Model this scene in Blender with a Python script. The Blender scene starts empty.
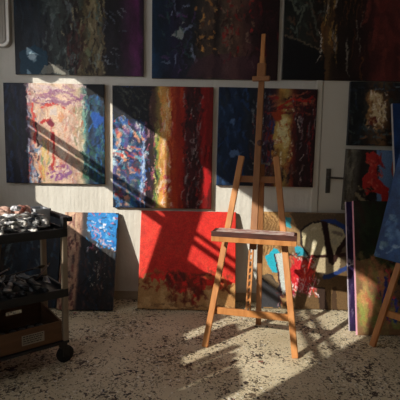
import bpy, bmesh, math, random
import numpy as np
from mathutils import Vector, Matrix, Euler

scene = bpy.context.scene
COL = scene.collection
R = math.radians

# ------------------------------------------------------------------ camera
H, PITCH, ROLL, FPX = 1.32, 6.5, 1.0, 430.0
cam_d = bpy.data.cameras.new('camera'); cam = bpy.data.objects.new('camera', cam_d); COL.objects.link(cam)
cam_d.sensor_width = 36; cam_d.sensor_height = 36; cam_d.sensor_fit = 'HORIZONTAL'
cam_d.lens = 36 * FPX / 400
cam.matrix_world = Matrix.Translation((0, 0, H)) @ Euler((R(90 - PITCH), 0, 0)).to_matrix().to_4x4() @ Matrix.Rotation(R(ROLL), 4, 'Z')
scene.camera = cam

# ------------------------------------------------------------------ light
D = 3.7                         # back wall
LX = -1.9                       # inner face of the left wall
SA, SB = 1.54, 1.387            # sun travels (SA, SB, -1)
w = bpy.data.worlds.new('world'); scene.world = w; w.use_nodes = True
bg = w.node_tree.nodes['Background']; bg.inputs[0].default_value = (0.93, 0.95, 1.0, 1); bg.inputs[1].default_value = 3.7
sd = bpy.data.lights.new('sun', 'SUN'); sun = bpy.data.objects.new('sun', sd); COL.objects.link(sun)
sd.energy = 10.0; sd.angle = R(0.55); sd.color = (1.0, 0.945, 0.83)
sun.rotation_euler = Vector((SA, SB, -1)).to_track_quat('-Z', 'Y').to_euler()
sun.location = (-6, -4, 5)
for (ya, yb) in ((2.13, 3.27), (0.11, 1.93)):   # sampling portals in the two window openings
    pd = bpy.data.lights.new('window_portal', 'AREA'); po = bpy.data.objects.new('window_portal', pd); COL.objects.link(po)
    pd.shape = 'RECTANGLE'; pd.size = 1.4; pd.size_y = yb - ya; pd.cycles.is_portal = True
    po.location = (LX - 0.12, (ya + yb) / 2, 1.84); po.rotation_euler = (0, R(-90), 0)
vs = scene.view_settings
vs.view_transform = 'Standard'; vs.look = 'None'; vs.gamma = 1; vs.use_curve_mapping = False
vs.exposure = -1.0
scene.cycles.max_bounces = 8; scene.cycles.diffuse_bounces = 6
scene.cycles.sample_clamp_indirect = 6

# ------------------------------------------------------------------ helpers
def lin(c):
    return tuple((x / 12.92 if x <= 0.04045 else ((x + 0.055) / 1.055) ** 2.4) for x in c)
def rgb(h):
    return tuple(int(h[i:i + 2], 16) / 255 for i in (0, 2, 4))

def mat(name, hexc, rough=0.6, hex2=None, scale=8.0, metallic=0.0, bump=0.0, stretch=(1, 1, 1), contrast=(0.35, 0.65), detail=4):
    m = bpy.data.materials.new(name); m.use_nodes = True; nt = m.node_tree; N = nt.nodes; L = nt.links
    p = N['Principled BSDF']; p.inputs['Roughness'].default_value = rough; p.inputs['Metallic'].default_value = metallic
    c1 = lin(rgb(hexc)) + (1,); c2 = lin(rgb(hex2 or hexc)) + (1,)
    tc = N.new('ShaderNodeTexCoord'); mp = N.new('ShaderNodeMapping'); mp.inputs['Scale'].default_value = stretch
    nz = N.new('ShaderNodeTexNoise'); nz.inputs['Scale'].default_value = scale; nz.inputs['Detail'].default_value = detail
    L.new(tc.outputs['Object'], mp.inputs[0]); L.new(mp.outputs[0], nz.inputs[0])
    cr = N.new('ShaderNodeValToRGB'); cr.color_ramp.elements[0].position = contrast[0]; cr.color_ramp.elements[1].position = contrast[1]
    cr.color_ramp.elements[0].color = c1; cr.color_ramp.elements[1].color = c2
    L.new(nz.outputs['Fac'], cr.inputs[0]); L.new(cr.outputs[0], p.inputs['Base Color'])
    if bump:
        b = N.new('ShaderNodeBump'); b.inputs['Strength'].default_value = bump; b.inputs['Distance'].default_value = 0.01
        L.new(nz.outputs['Fac'], b.inputs['Height']); L.new(b.outputs[0], p.inputs['Normal'])
    return m

class MB:
    """collects shapes in one bmesh"""
    def __init__(self): self.bm = bmesh.new()
    def box(self, lo, hi, M=None, bev=0.0):
        t = bmesh.new(); bmesh.ops.create_cube(t, size=1)
        lo, hi = Vector(lo), Vector(hi)
        for v in t.verts: v.co = Vector([(v.co[i] + .5) * (hi[i] - lo[i]) + lo[i] for i in range(3)])
        if bev: bmesh.ops.bevel(t, geom=t.edges[:], offset=bev, segments=2, affect='EDGES', profile=0.5)
        return self._add(t, M)
    def _add(self, t, M=None):
        if M is not None: t.transform(M)
        me = bpy.data.meshes.new('tmp'); t.to_mesh(me); t.free(); self.bm.from_mesh(me); bpy.data.meshes.remove(me)
        return self
    def bar(self, a, b, wx, wy, up=(0, 1, 0), bev=0.003, taper=1.0):
        """a rectangular bar from a to b, wx wide, wy deep along `up`"""
        a, b = Vector(a), Vector(b); z = (b - a).normalized(); y = Vector(up); y = (y - z * y.dot(z)).normalized(); x = y.cross(z)
        M = Matrix((x, y, z)).transposed().to_4x4(); M.translation = a
        t = bmesh.new(); bmesh.ops.create_cube(t, size=1); ln = (b - a).length
        for v in t.verts:
            k = taper if v.co.z > 0 else 1
            v.co = Vector((v.co.x * wx * k, v.co.y * wy * k, (v.co.z + .5) * ln))
        if bev: bmesh.ops.bevel(t, geom=t.edges[:], offset=bev, segments=1, affect='EDGES')
        return self._add(t, M)
    def tube(self, prof, M=None, seg=16, sx=1, sy=1, caps=True):
        """lathe of (r, z) points about z"""
        t = bmesh.new(); rings = []
        for r, z in prof:
            rings.append([t.verts.new((r * math.cos(2 * math.pi * k / seg) * sx, r * math.sin(2 * math.pi * k / seg) * sy, z)) for k in range(seg)])
        for A, B in zip(rings, rings[1:]):
            for k in range(seg): t.faces.new((A[k], A[(k + 1) % seg], B[(k + 1) % seg], B[k]))
        if caps: t.faces.new(rings[0][::-1]); t.faces.new(rings[-1])
        return self._add(t, M)
    def build(self, name, m, parent=None, smooth=False):
        bmesh.ops.recalc_face_normals(self.bm, faces=self.bm.faces[:])
        me = bpy.data.meshes.new(name); self.bm.to_mesh(me); self.bm.free()
        if smooth:
            for f in me.polygons: f.use_smooth = True
        if m: me.materials.append(m)
        o = bpy.data.objects.new(name, me); COL.objects.link(o)
        if parent: o.parent = parent
        return o

def align(a, b):
    z = (Vector(b) - Vector(a)).normalized(); q = z.to_track_quat('Z', 'Y'); M = q.to_matrix().to_4x4(); M.translation = Vector(a); return M

def thing(name, label, cat, loc=(0, 0, 0), rot=(0, 0, 0), group=None):
    o = bpy.data.objects.new(name, None); COL.objects.link(o); o.location = loc; o.rotation_euler = rot
    o['label'] = label; o['category'] = cat; o.empty_display_size = 0.1
    if group: o['group'] = group
    return o
def tag(o, label, cat, group=None):
    o['label'] = label; o['category'] = cat
    if group: o['group'] = group
    return o
def struct(o): o['kind'] = 'structure'; return o
def copy_tree(o, parent=None):
    c = o.copy(); COL.objects.link(c); c.parent = parent
    for ch in list(o.children): copy_tree(ch, c)
    return c

# ------------------------------------------------------------------ materials of the room
def wall_mat():
    m = mat('white_wall_paint', 'd2cdc2', 0.75, 'dedad0', 3.0)
    nt = m.node_tree; N = nt.nodes; L = nt.links; p = N['Principled BSDF']
    n2 = N.new('ShaderNodeTexNoise'); n2.inputs['Scale'].default_value = 45; n2.inputs['Detail'].default_value = 3
    tc = N.new('ShaderNodeTexCoord'); L.new(tc.outputs['Object'], n2.inputs[0])
    mp2 = N.new('ShaderNodeMapping'); mp2.inputs['Scale'].default_value = (14, 14, 1.5); L.new(tc.outputs['Object'], mp2.inputs[0])
    n3 = N.new('ShaderNodeTexNoise'); n3.inputs['Scale'].default_value = 1.6; L.new(mp2.outputs[0], n3.inputs[0])
    ad = N.new('ShaderNodeMath'); ad.operation = 'MULTIPLY_ADD'; ad.inputs[1].default_value = 2.0
    L.new(n3.outputs['Fac'], ad.inputs[0]); L.new(n2.outputs['Fac'], ad.inputs[2])
    b = N.new('ShaderNodeBump'); b.inputs['Strength'].default_value = 0.5; b.inputs['Distance'].default_value = 0.006
    L.new(ad.outputs[0], b.inputs['Height']); L.new(b.outputs[0], p.inputs['Normal'])
    return m

def floor_mat():
    m = bpy.data.materials.new('paint_spattered_concrete'); m.use_nodes = True; nt = m.node_tree; N = nt.nodes; L = nt.links
    p = N['Principled BSDF']; p.inputs['Roughness'].default_value = 0.62
    tc = N.new('ShaderNodeTexCoord')
    n0 = N.new('ShaderNodeTexNoise'); n0.inputs['Scale'].default_value = 2.2; n0.inputs['Detail'].default_value = 6; L.new(tc.outputs['Object'], n0.inputs[0])
    cr = N.new('ShaderNodeValToRGB'); e = cr.color_ramp.elements
    e[0].position = .3; e[0].color = lin(rgb('c6b695')) + (1,); e[1].position = .7; e[1].color = lin(rgb('e6dabc')) + (1,)
    L.new(n0.outputs['Fac'], cr.inputs[0]); cur = cr.outputs[0]
    wn = N.new('ShaderNodeTexNoise'); wn.inputs['Scale'].default_value = 30; wn.inputs['Detail'].default_value = 3; L.new(tc.outputs['Object'], wn.inputs[0])
    cn = N.new('ShaderNodeTexNoise'); cn.inputs['Scale'].default_value = 2.6; cn.inputs['Detail'].default_value = 3; L.new(tc.outputs['Object'], cn.inputs[0])
    cl = N.new('ShaderNodeMapRange'); cl.inputs['From Min'].default_value = .36; cl.inputs['From Max'].default_value = .62; cl.inputs['To Min'].default_value = .6; cl.inputs['To Max'].default_value = 1.25; L.new(cn.outputs['Fac'], cl.inputs[0])
    def layer(cur, scale, thr, hexc, off, dens, warp, stretch=(1, 1, 1), hex2=None):
        mp = N.new('ShaderNodeMapping'); mp.inputs['Location'].default_value = off; mp.inputs['Scale'].default_value = stretch
        L.new(tc.outputs['Object'], mp.inputs[0])
        mx = N.new('ShaderNodeMixRGB'); mx.blend_type = 'ADD'; mx.inputs[0].default_value = warp
        L.new(mp.outputs[0], mx.inputs[1]); L.new(wn.outputs['Color'], mx.inputs[2])
        v = N.new('ShaderNodeTexVoronoi'); v.inputs['Scale'].default_value = scale; L.new(mx.outputs[0], v.inputs[0])
        sep = N.new('ShaderNodeSeparateColor'); L.new(v.outputs['Color'], sep.inputs[0])
        g = N.new('ShaderNodeMath'); g.operation = 'LESS_THAN'; g.inputs[1].default_value = dens; L.new(sep.outputs[0], g.inputs[0])
        sz = N.new('ShaderNodeMath'); sz.operation = 'MULTIPLY'; sz.inputs[1].default_value = thr; L.new(sep.outputs[1], sz.inputs[0])
        d = N.new('ShaderNodeMath'); d.operation = 'LESS_THAN'; L.new(v.outputs['Distance'], d.inputs[0]); s2 = N.new('ShaderNodeMath'); s2.operation = 'MULTIPLY'; L.new(sz.outputs[0], s2.inputs[0]); L.new(cl.outputs[0], s2.inputs[1]); L.new(s2.outputs[0], d.inputs[1])
        k = N.new('ShaderNodeMath'); k.operation = 'MULTIPLY'; L.new(g.outputs[0], k.inputs[0]); L.new(d.outputs[0], k.inputs[1])
        o = N.new('ShaderNodeMixRGB'); L.new(k.outputs[0], o.inputs[0]); L.new(cur, o.inputs[1])
        c2 = N.new('ShaderNodeMixRGB'); L.new(sep.outputs[2], c2.inputs[0]); c2.inputs[1].default_value = lin(rgb(hexc)) + (1,); c2.inputs[2].default_value = lin(rgb(hex2 or hexc)) + (1,)
        L.new(c2.outputs[0], o.inputs[2])
        return o.outputs[0]
    cur = layer(cur, 110, .65, '7c7058', (0, 0, 0), .55, .04, hex2='a89c82')
    cur = layer(cur, 70, .68, '4c4232', (4, 2, 0), .46, .05, hex2='8c8068')
    cur = layer(cur, 60, .55, 'e4dcc8', (3, 1, 0), .3, .05, hex2='f0ece0')
    cur = layer(cur, 42, .6, '2c2622', (1, 7, 0), .42, .08, hex2='6c5c4a')
    cur = layer(cur, 24, .5, '2a2422', (5, 2, 0), .26, .12, (1, .6, 1), hex2='5c4a3a')
    cur = layer(cur, 13, .34, '1e1a1a', (8, 3, 0), .2, .14, (.6, 1, 1), hex2='3b2c26')
    cur = layer(cur, 20, .3, '8c3028', (2, 9, 0), .08, .10, hex2='3c5670')
    L.new(cur, p.inputs['Base Color'])
    b = N.new('ShaderNodeBump'); b.inputs['Strength'].default_value = 0.35; b.inputs['Distance'].default_value = 0.004
    L.new(wn.outputs['Fac'], b.inputs['Height']); L.new(b.outputs[0], p.inputs['Normal'])
    return m

M_WALL = wall_mat(); M_FLOOR = floor_mat()
M_CEIL = mat('white_ceiling_paint', 'c9c5bd', 0.8)
M_DOOR = mat('white_door_paint', 'cfcabb', 0.45, 'd6d1c4', 2)
M_STEEL = mat('brushed_steel', '6c6a66', 0.35, '7a7874', 40, metallic=0.9)
M_BASE = mat('cement_skirting', 'a08d76', 0.7, 'b8a68e', 9, bump=.2)

# ------------------------------------------------------------------ room shell
RX, YB, CZ = 2.8, -2.2, 3.2
def block(name, lo, hi, m, bev=0):
    return struct(MB().box(lo, hi, bev=bev).build(name, m))
block('floor', (LX - .1, YB - .1, -.1), (RX + .1, D + .1, 0), M_FLOOR)
block('ceiling', (LX - .1, YB - .1, CZ), (RX + .1, D + .1, CZ + .1), M_CEIL)
block('wall_back', (LX - .1, D, 0), (RX + .1, D + .1, CZ), M_WALL)
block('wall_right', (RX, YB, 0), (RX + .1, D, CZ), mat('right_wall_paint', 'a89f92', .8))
FX0, FX1, FZ0, FZ1 = -1.3, -.1, 1.6, 2.5  # unseen window opening added behind the camera for fill light
fw = MB(); fw.box((LX - .1, YB - .1, 0), (RX + .1, YB, FZ0)).box((LX - .1, YB - .1, FZ1), (RX + .1, YB, CZ)).box((LX - .1, YB - .1, FZ0), (FX0, YB, FZ1)).box((FX1, YB - .1, FZ0), (RX + .1, YB, FZ1))
struct(fw.build('wall_front', mat('front_wall_paint', 'b8b0a4', .8)))
SILL, HEAD = 1.175, 2.51
wl = MB()
wl.box((LX - .1, YB, 0), (LX, D, SILL)).box((LX - .1, YB, HEAD), (LX, D, CZ))
wl.box((LX - .1, 3.27, SILL), (LX, D, HEAD)).box((LX - .1, 1.93, SILL), (LX, 2.13, HEAD)).box((LX - .1, YB, SILL), (LX, .11, HEAD))
struct(wl.build('wall_left', M_WALL))
M_WF = mat('window_frame_paint', 'd8d4c8', .4)
def window(name, ya, yb, bars, stub=None):
    f = MB()
    f.box((LX - .1, ya, HEAD - .004), (LX - .06, yb, HEAD))
    for z0, z1 in bars: f.box((LX - .1, ya, z0 + .065), (LX - .075, yb, z1 + .065))
    if stub: f.box((LX - .1, stub[0], stub[2] + .065), (LX - .075, stub[1], stub[3] + .065)).box((LX - .1, stub[0] - .03, SILL), (LX - .075, stub[0], stub[3] + .065))
    return struct(f.build(name, M_WF))
window('window_1', 2.13, 3.27, ((1.805, 1.85), (1.695, 1.77)))
window('window_2', .11, 1.93, ((1.81, 1.84), (1.72, 1.76)), (1.36, 1.93, 1.535, 1.56))

wf = MB(); wf.box((FX0, YB - .1, FZ0), (FX0 + .04, YB - .05, FZ1)).box((FX1 - .04, YB - .1, FZ0), (FX1, YB - .05, FZ1)).box((FX0 + .04, YB - .1, FZ0), (FX1 - .04, YB - .05, FZ0 + .04)).box((FX0 + .04, YB - .1, FZ1 - .04), (FX1 - .04, YB - .05, FZ1)).box(((FX0 + FX1) / 2 - .025, YB - .1, FZ0 + .04), ((FX0 + FX1) / 2 + .025, YB - .05, FZ1 - .04))
struct(wf.build('fill_window', M_WF))  # frame of the added fill opening

# door in the back wall: leaf, surround and lever handle
dr = struct(thing('door_1', 'white painted door', 'door')); del dr['label']; del dr['category']
DX0, DX1 = 1.015, 1.90
MB().box((DX0 + .004, D - .012, .01), (DX1, D - .001, 2.0), bev=.002).build('door_leaf', M_DOOR, dr)
fr = MB(); fr.box((DX0 - .055, D - .02, 0), (DX0 - .004, D, 2.06), bev=.003).box((DX1 + .004, D - .02, 0), (DX1 + .06, D, 2.06), bev=.003).box((DX0 - .004, D - .02, 2.004), (DX1 + .004, D, 2.06), bev=.003)
fr.build('door_frame', M_DOOR, dr)
hd = MB(); hd.box((1.075, D - .02, .98), (1.115, D - .0125, 1.19), bev=.003)
hd.tube([(.010, 0), (.010, .045)], align((1.095, D - .02, 1.115), (1.095, D - .08, 1.115)))
hd.tube([(.009, 0), (.0095, .06), (.008, .125)], align((1.09, D - .06, 1.115), (1.22, D - .055, 1.11)))
hd.build('door_handle', M_STEEL, dr)
struct(MB().box((LX, D - .012, 0), (DX0 - .056, D, .075), bev=.002).build('baseboard_back', M_BASE))

# ------------------------------------------------------------------ painter
class Paint:
    """an abstract painting laid down stroke by stroke; u runs left to right and v top to bottom"""
    def __init__(s, w, h, seed, base='202020', cell=0.0062):
        s.w, s.h = w, h; s.nx = int(w / cell) + 2; s.nz = int(h / cell) + 2
        s.rng = np.random.default_rng(seed)
        s.u, s.v = np.meshgrid(np.linspace(0, 1, s.nx), np.linspace(0, 1, s.nz))
        s.asp = h / w
        s.img = np.zeros((s.nz, s.nx, 3)) + np.array(rgb(base)); s.rel = np.zeros((s.nz, s.nx))
        s.sm = .010; s.n1 = s.noise(5); s.n2 = s.noise(5)
        s.f1 = s.noise(22); s.f2 = s.noise(22)
    def noise(s, f, fy=None, octs=3):
        out = 0; amp = 1; tot = 0; fy = fy or f * s.asp
        for o in range(octs):
            a = int(max(2, fy * 2 ** o)) + 2; b = int(max(2, f * 2 ** o)) + 2
            g = s.rng.random((a, b)); y = s.v * (a - 1.001); x = s.u * (b - 1.001)
            yi = y.astype(int); xi = x.astype(int); fy_ = y - yi; fx = x - xi
            fy_ = fy_ * fy_ * (3 - 2 * fy_); fx = fx * fx * (3 - 2 * fx)
            out = out + amp * ((g[yi, xi] * (1 - fx) + g[yi, xi + 1] * fx) * (1 - fy_) + (g[yi + 1, xi] * (1 - fx) + g[yi + 1, xi + 1] * fx) * fy_)
            tot += amp; amp *= .5
        return out / tot
    def warp(s, k=.03):
        return s.u + (s.n1 - .5) * k * 2 + (s.f1 - .5) * k, s.v + ((s.n2 - .5) * k * 2 + (s.f2 - .5) * k) / s.asp
    def columns(s, stops, k=.05):
        uu, _ = s.warp(k); uu = np.clip(uu, 0, 1)
        xs = [a for a, _ in stops]; cs = np.array([rgb(c) for _, c in stops])
        for i in range(3): s.img[..., i] = np.interp(uu, xs, cs[:, i])
    def mix(s, mask, c, lift=0.0):
        m = np.clip(mask, 0, 1)[..., None]; s.img = s.img * (1 - m) + np.array(rgb(c)) * m; s.rel += m[..., 0] * lift
    def mottle(s, amt=.25, f=18, fy=None):
        n = s.noise(f, fy) - .5; s.img = np.clip(s.img * (1 + n[..., None] * 2 * amt), 0, 1)
    def scumble(s, box, c, dens=.5, f=12, fy=None, soft=.06, op=.8):
        """patchy dry paint inside a box with a soft rim"""
        u0, v0, u1, v1 = box; n = s.noise(f, fy); uu, vv = s.warp(.02)
        rim = np.clip((uu - u0) / soft, 0, 1) * np.clip((u1 - uu) / soft, 0, 1) * np.clip((vv - v0) / soft, 0, 1) * np.clip((v1 - vv) / soft, 0, 1)
        s.mix(np.clip((n - (1 - dens) * .9 + (rim - 1) * .4) * 9, 0, 1) * op * (rim > 0), c, .3)
    def strokes(s, box, n, cols, ln=(.05, .15), wd=(.006, .014), ang=90, jit=15, op=(.6, 1), lift=.6):
        u0, v0, u1, v1 = box; r = s.rng; wu, wv = s.warp(.02)
        for _ in range(n):
            cu, cv = r.uniform(u0, u1), r.uniform(v0, v1); a = R(ang + r.normal() * jit * .7); l = r.uniform(*ln); w_ = r.uniform(*wd)
            dx, dy = math.cos(a), math.sin(a); bend = r.normal() * .25
            x = wu - cu; y = (wv - cv) * s.asp
            t = x * dx + y * dy; sel = np.abs(t) < l * .6
            q = -x * dy + y * dx - bend * (t * t) / max(l, .01)
            d = 1 - np.abs(q) / w_; e = 1 - np.abs(t) / (l * .5)
            m = np.clip(np.minimum(d * 2, e * 4 + (s.f1 - .5) * 2), 0, 1) * sel
            m = m * np.clip(.95 + .4 * np.sin(q * r.uniform(500, 1100) + r.uniform(0, 6)) + (s.f1 - .5), 0, 1)
            s.mix(m * r.uniform(*op) * np.clip(.75 + s.f2, 0, 1), cols[r.integers(len(cols))], lift)
    def poly(s, pts, c, k=.02, op=1, lift=.3):
        uu, vv = s.warp(k); ins = np.zeros(uu.shape, bool); n = len(pts)
        for i in range(n):
            (x0, y0), (x1, y1) = pts[i], pts[(i + 1) % n]
            if y0 == y1: continue
            cond = ((y0 > vv) != (y1 > vv)) & (uu < (x1 - x0) * (vv - y0) / (y1 - y0) + x0); ins ^= cond
        s.mix(ins * op, c, lift)
    def line(s, pts, wd, c, k=.015, op=1, lift=.5):
        uu, vv = s.warp(k); best = np.full(uu.shape, 9.)
        for (x0, y0), (x1, y1) in zip(pts, pts[1:]):
            dx, dy = x1 - x0, (y1 - y0) * s.asp; px, py = uu - x0, (vv - y0) * s.asp
            t = np.clip((px * dx + py * dy) / max(dx * dx + dy * dy, 1e-9), 0, 1)
            best = np.minimum(best, np.hypot(px - t * dx, py - t * dy))
        s.mix(np.clip((wd - best) / (.35 * wd) + .3, 0, 1) * op, c, lift)
    def blob(s, cu, cv, ru, rv, c, k=.05, op=1, lift=.5):
        uu, vv = s.warp(k); d = np.hypot((uu - cu) / ru, (vv - cv) / rv); s.mix(np.clip((1 - d) * 5, 0, 1) * op, c, lift)
    def smear(s, a=.012, f=40, fy=None):
        n1 = s.noise(f, fy, 2) - .5; n2 = s.noise(f, fy, 2) - .5
        iu = np.clip(((s.u + n1 * a * 2) * (s.nx - 1)).round().astype(int), 0, s.nx - 1); iv = np.clip(((s.v + n2 * a * 3 / s.asp) * (s.nz - 1)).round().astype(int), 0, s.nz - 1)
        s.img = s.img[iv, iu]; s.rel = s.rel[iv, iu]
    def drips(s, box, n, cols, wd=(.003, .006), ln=(.1, .4)):
        s.strokes(box, n, cols, ln, wd, 90, 4)

M_CANVAS_EDGE = {}
def edge_mat(h):
    if h not in M_CANVAS_EDGE: M_CANVAS_EDGE[h] = mat('canvas_edge', h, .8, None, 30)
    return M_CANVAS_EDGE[h]
def oil_mat():
    m = bpy.data.materials.new('oil_paint'); m.use_nodes = True; nt = m.node_tree; N = nt.nodes; L = nt.links
    p = N['Principled BSDF']; p.inputs['Roughness'].default_value = 0.5; p.inputs['Specular IOR Level'].default_value = .35
    a = N.new('ShaderNodeVertexColor'); a.layer_name = 'paint'
    tc = N.new('ShaderNodeTexCoord'); n = N.new('ShaderNodeTexNoise'); n.inputs['Scale'].default_value = 90; n.inputs['Detail'].default_value = 4
    L.new(tc.outputs['Object'], n.inputs[0])
    mr = N.new('ShaderNodeMapRange'); mr.inputs['From Min'].default_value = .3; mr.inputs['From Max'].default_value = .7; mr.inputs['To Min'].default_value = .8; mr.inputs['To Max'].default_value = 1.15
    L.new(n.outputs['Fac'], mr.inputs[0])
    mx = N.new('ShaderNodeVectorMath'); mx.operation = 'MULTIPLY'; L.new(a.outputs['Color'], mx.inputs[0]); L.new(mr.outputs[0], mx.inputs[1])
    L.new(mx.outputs[0], p.inputs['Base Color'])
    b = N.new('ShaderNodeBump'); b.inputs['Strength'].default_value = .4; b.inputs['Distance'].default_value = .003
    L.new(n.outputs['Fac'], b.inputs['Height']); L.new(b.outputs[0], p.inputs['Normal'])
    return m
M_OIL = oil_mat()
M_PINE = mat('stretcher_pine', 'b08a5c', .7, '94704a', 6, stretch=(1, 8, 8))

def painting(P, label, loc, rot=(0, 0, 0), T=.03, edge='6b6258', name='abstract_painting', group=None, edge_dep=None):
    """stretched canvas: painted face with relief, wrapped edges, pine stretcher behind; origin at bottom centre of the back"""
    P.smear(P.sm); P.smear(P.sm * .45, 70)
    nx, nz = P.nx, P.nz; rel = np.clip(P.rel, 0, 6); rel = rel / max(rel.max(), 1) * .0035
    X = (P.u - .5) * P.w; Z = (1 - P.v) * P.h; Y = -T - rel
    Y[0, :] = Y[-1, :] = -T; Y[:, 0] = Y[:, -1] = -T
    co = np.stack([X, Y, Z], -1).reshape(-1, 3)
    idx = np.arange(nx * nz).reshape(nz, nx)
    q = np.stack([idx[1:, :-1], idx[1:, 1:], idx[:-1, 1:], idx[:-1, :-1]], -1).reshape(-1, 4)
    # wrapped edges as a ring joined to the rim
    rim = np.concatenate([idx[0, :-1], idx[:-1, -1], idx[-1, :0:-1], idx[:0:-1, 0]])
    back = co[rim].copy(); back[:, 1] = 0; b0 = len(co); co = np.vstack([co, back]); m = len(rim)
    k = np.arange(m); k2 = (k + 1) % m
    side = np.stack([rim[k], rim[k2], b0 + k2, b0 + k], -1)
    inner = back.copy(); inner[:, 0] *= (P.w - .08) / P.w; inner[:, 2] = P.h / 2 + (inner[:, 2] - P.h / 2) * (P.h - .08) / P.h
    c0 = len(co); co = np.vstack([co, inner]); ring = np.stack([b0 + k, b0 + k2, c0 + k2, c0 + k], -1)
    faces = np.vstack([q, side, ring])
    me = bpy.data.meshes.new(name)
    me.vertices.add(len(co)); me.vertices.foreach_set('co', co.astype(np.float32).ravel())
    me.loops.add(faces.size); me.loops.foreach_set('vertex_index', faces.astype(np.int32).ravel())
    me.polygons.add(len(faces)); me.polygons.foreach_set('loop_start', np.arange(0, faces.size, 4, dtype=np.int32))
    mi = np.zeros(len(faces), np.int32); mi[len(q):] = 1; sm = np.zeros(len(faces), bool); sm[:len(q)] = True
    me.materials.append(M_OIL); me.materials.append(edge_mat(edge))
    me.update(calc_edges=True)
    me.polygons.foreach_set('material_index', mi); me.polygons.foreach_set('use_smooth', sm)
    c = np.clip(P.img, 0, 1).reshape(-1, 3); c = np.where(c <= .04045, c / 12.92, ((c + .055) / 1.055) ** 2.4)
    cc = np.ones((len(co), 4), np.float32); cc[:nx * nz, :3] = c
    at = me.attributes.new('paint', 'FLOAT_COLOR', 'POINT'); at.data.foreach_set('color', cc.ravel()); me.update()
    o = bpy.data.objects.new(name, me); COL.objects.link(o); o.location = loc; o.rotation_euler = rot
    tag(o, label, 'painting', group)
    s = MB(); g = .004; t1 = -.002
    w2, d0 = P.w / 2 - g, -min(T - .006, .02)
    s.box((-w2, d0, g), (w2, t1, .045)).box((-w2, d0, P.h - .045), (w2, t1, P.h - g)).box((-w2, d0, .045), (-w2 + .04, t1, P.h - .045)).box((w2 - .04, d0, .045), (w2, t1, P.h - .045)).box((-.02, d0, .045), (.02, t1, P.h - .045))
    s.build('stretcher_frame', M_PINE, o)
    return o

def lean(y0, h):  # rotation that brings the top of a canvas of height h standing at y0 against the wall
    return -math.asin(min(.9, (D - .003 - y0) / h))

# --- upper row
P = Paint(1.065, 1.06, 11, '1a1c20')
P.columns([(0, '181c24'), (.12, '1c2630'), (.22, '24292c'), (.34, '3a4240'), (.42, '2a2626'), (.48, '2e2420'), (.56, '6e6448'), (.66, '5e5240'), (.7, '201e22'), (.8, '26222a'), (.88, '3c2038'), (.96, '54204e'), (1, '241824')], .03)
P.mottle(.5, 14, 6)
P.strokes((.22, .2, .5, 1), 90, ['4c5652', '60686a', '2a2c2e', '3c4a4c', '1c1a1c', '5a6460'], (.05, .16), (.006, .016), 90, 25)
P.strokes((.5, .2, .7, 1), 80, ['847858', '6e6040', '3c2c20', '9a9070', '4c5a50', '231a16'], (.06, .2), (.005, .014), 90, 12)
P.strokes((.4, .6, .55, .95), 30, ['4a2824', '5c3230', '301c1c'], (.05, .12), (.006, .014), 80, 30)
P.strokes((.3, .1, .7, 1), 90, ['7c8880', '141214', '8c8468', '3c2824', '5c6c68', '24201e'], (.03, .09), (.005, .011), 85, 30); P.scumble((.32, .72, .5, .98), '7c8c88', .3); P.scumble((.5, .7, .62, .98), '74805e', .35)
P.strokes((.68, .5, .85, .97), 26, ['7c828c', '4c5462', '1a1a20'], (.03, .1), (.003, .007), 40, 40)
P.strokes((.0, .0, .25, .9), 40, ['10141c', '20303c', '2a2c36'], (.1, .3), (.01, .02), 90, 10)
P.poly([(.03, 1.0), (.03, .84), (.14, .78), (.25, .85), (.24, 1)], '0e3a50', .02, .9)
P.poly([(.22, .93), (.34, .93), (.42, .99), (.2, 1)], '8a8578', .02, .8)  # triangle of sunlight painted into the canvas colour
P.scumble((.06, .8, .2, .93), 'c6d8e2', .45)  # pale patch of sunlight painted in where the window corner falls
painting(P, 'big dark painting with olive and purple columns, upper row, far left', (-1.02, D, 1.928), edge='8a8478')

P = Paint(1.045, 1.05, 12, '1c1c22')
P.columns([(0, '10304c'), (.08, '142438'), (.18, '201c34'), (.33, '262a30'), (.4, '3c3430'), (.47, '4a3a30'), (.5, '241c1c'), (.55, '5c4c40'), (.68, '6a4c3e'), (.76, '442a2a'), (.86, '2c1418'), (1, '241416')], .03)
P.mottle(.5, 16, 8)
P.strokes((.35, .1, .5, .8), 70, ['b07840', 'd09850', '5c3c24', '1c1412', '8a6c4c'], (.02, .07), (.006, .014), 90, 40)
P.strokes((.5, .1, .8, .9), 110, ['8c2020', 'a82c28', '3c1c1c', '7c5c48', '2a1818', '8c7460'], (.02, .08), (.005, .013), 90, 45)
P.blob(.2, .62, .07, .05, '8c9490', .08); P.scumble((.15, .5, .3, .68), 'a0a8a4', .35)
P.strokes((.08, .4, .35, .95), 60, ['3a3c5a', '5c3c6c', '7a86a0', '2c4a4c', '14161e'], (.03, .1), (.005, .012), 60, 50)
P.strokes((.8, .3, 1, .8), 24, ['6c1c20', '1a0e10', '44181c'], (.04, .14), (.006, .014), 70, 40)
P.poly([(.38, .84), (.6, .8), (.85, .84), (.8, 1), (.3, 1)], '4a2c3a', .05, .6)
painting(P, 'big dark painting with blue left edge and red-speckled brown middle, upper row centre', (.103, D, 1.915), edge='8a8478')

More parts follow.
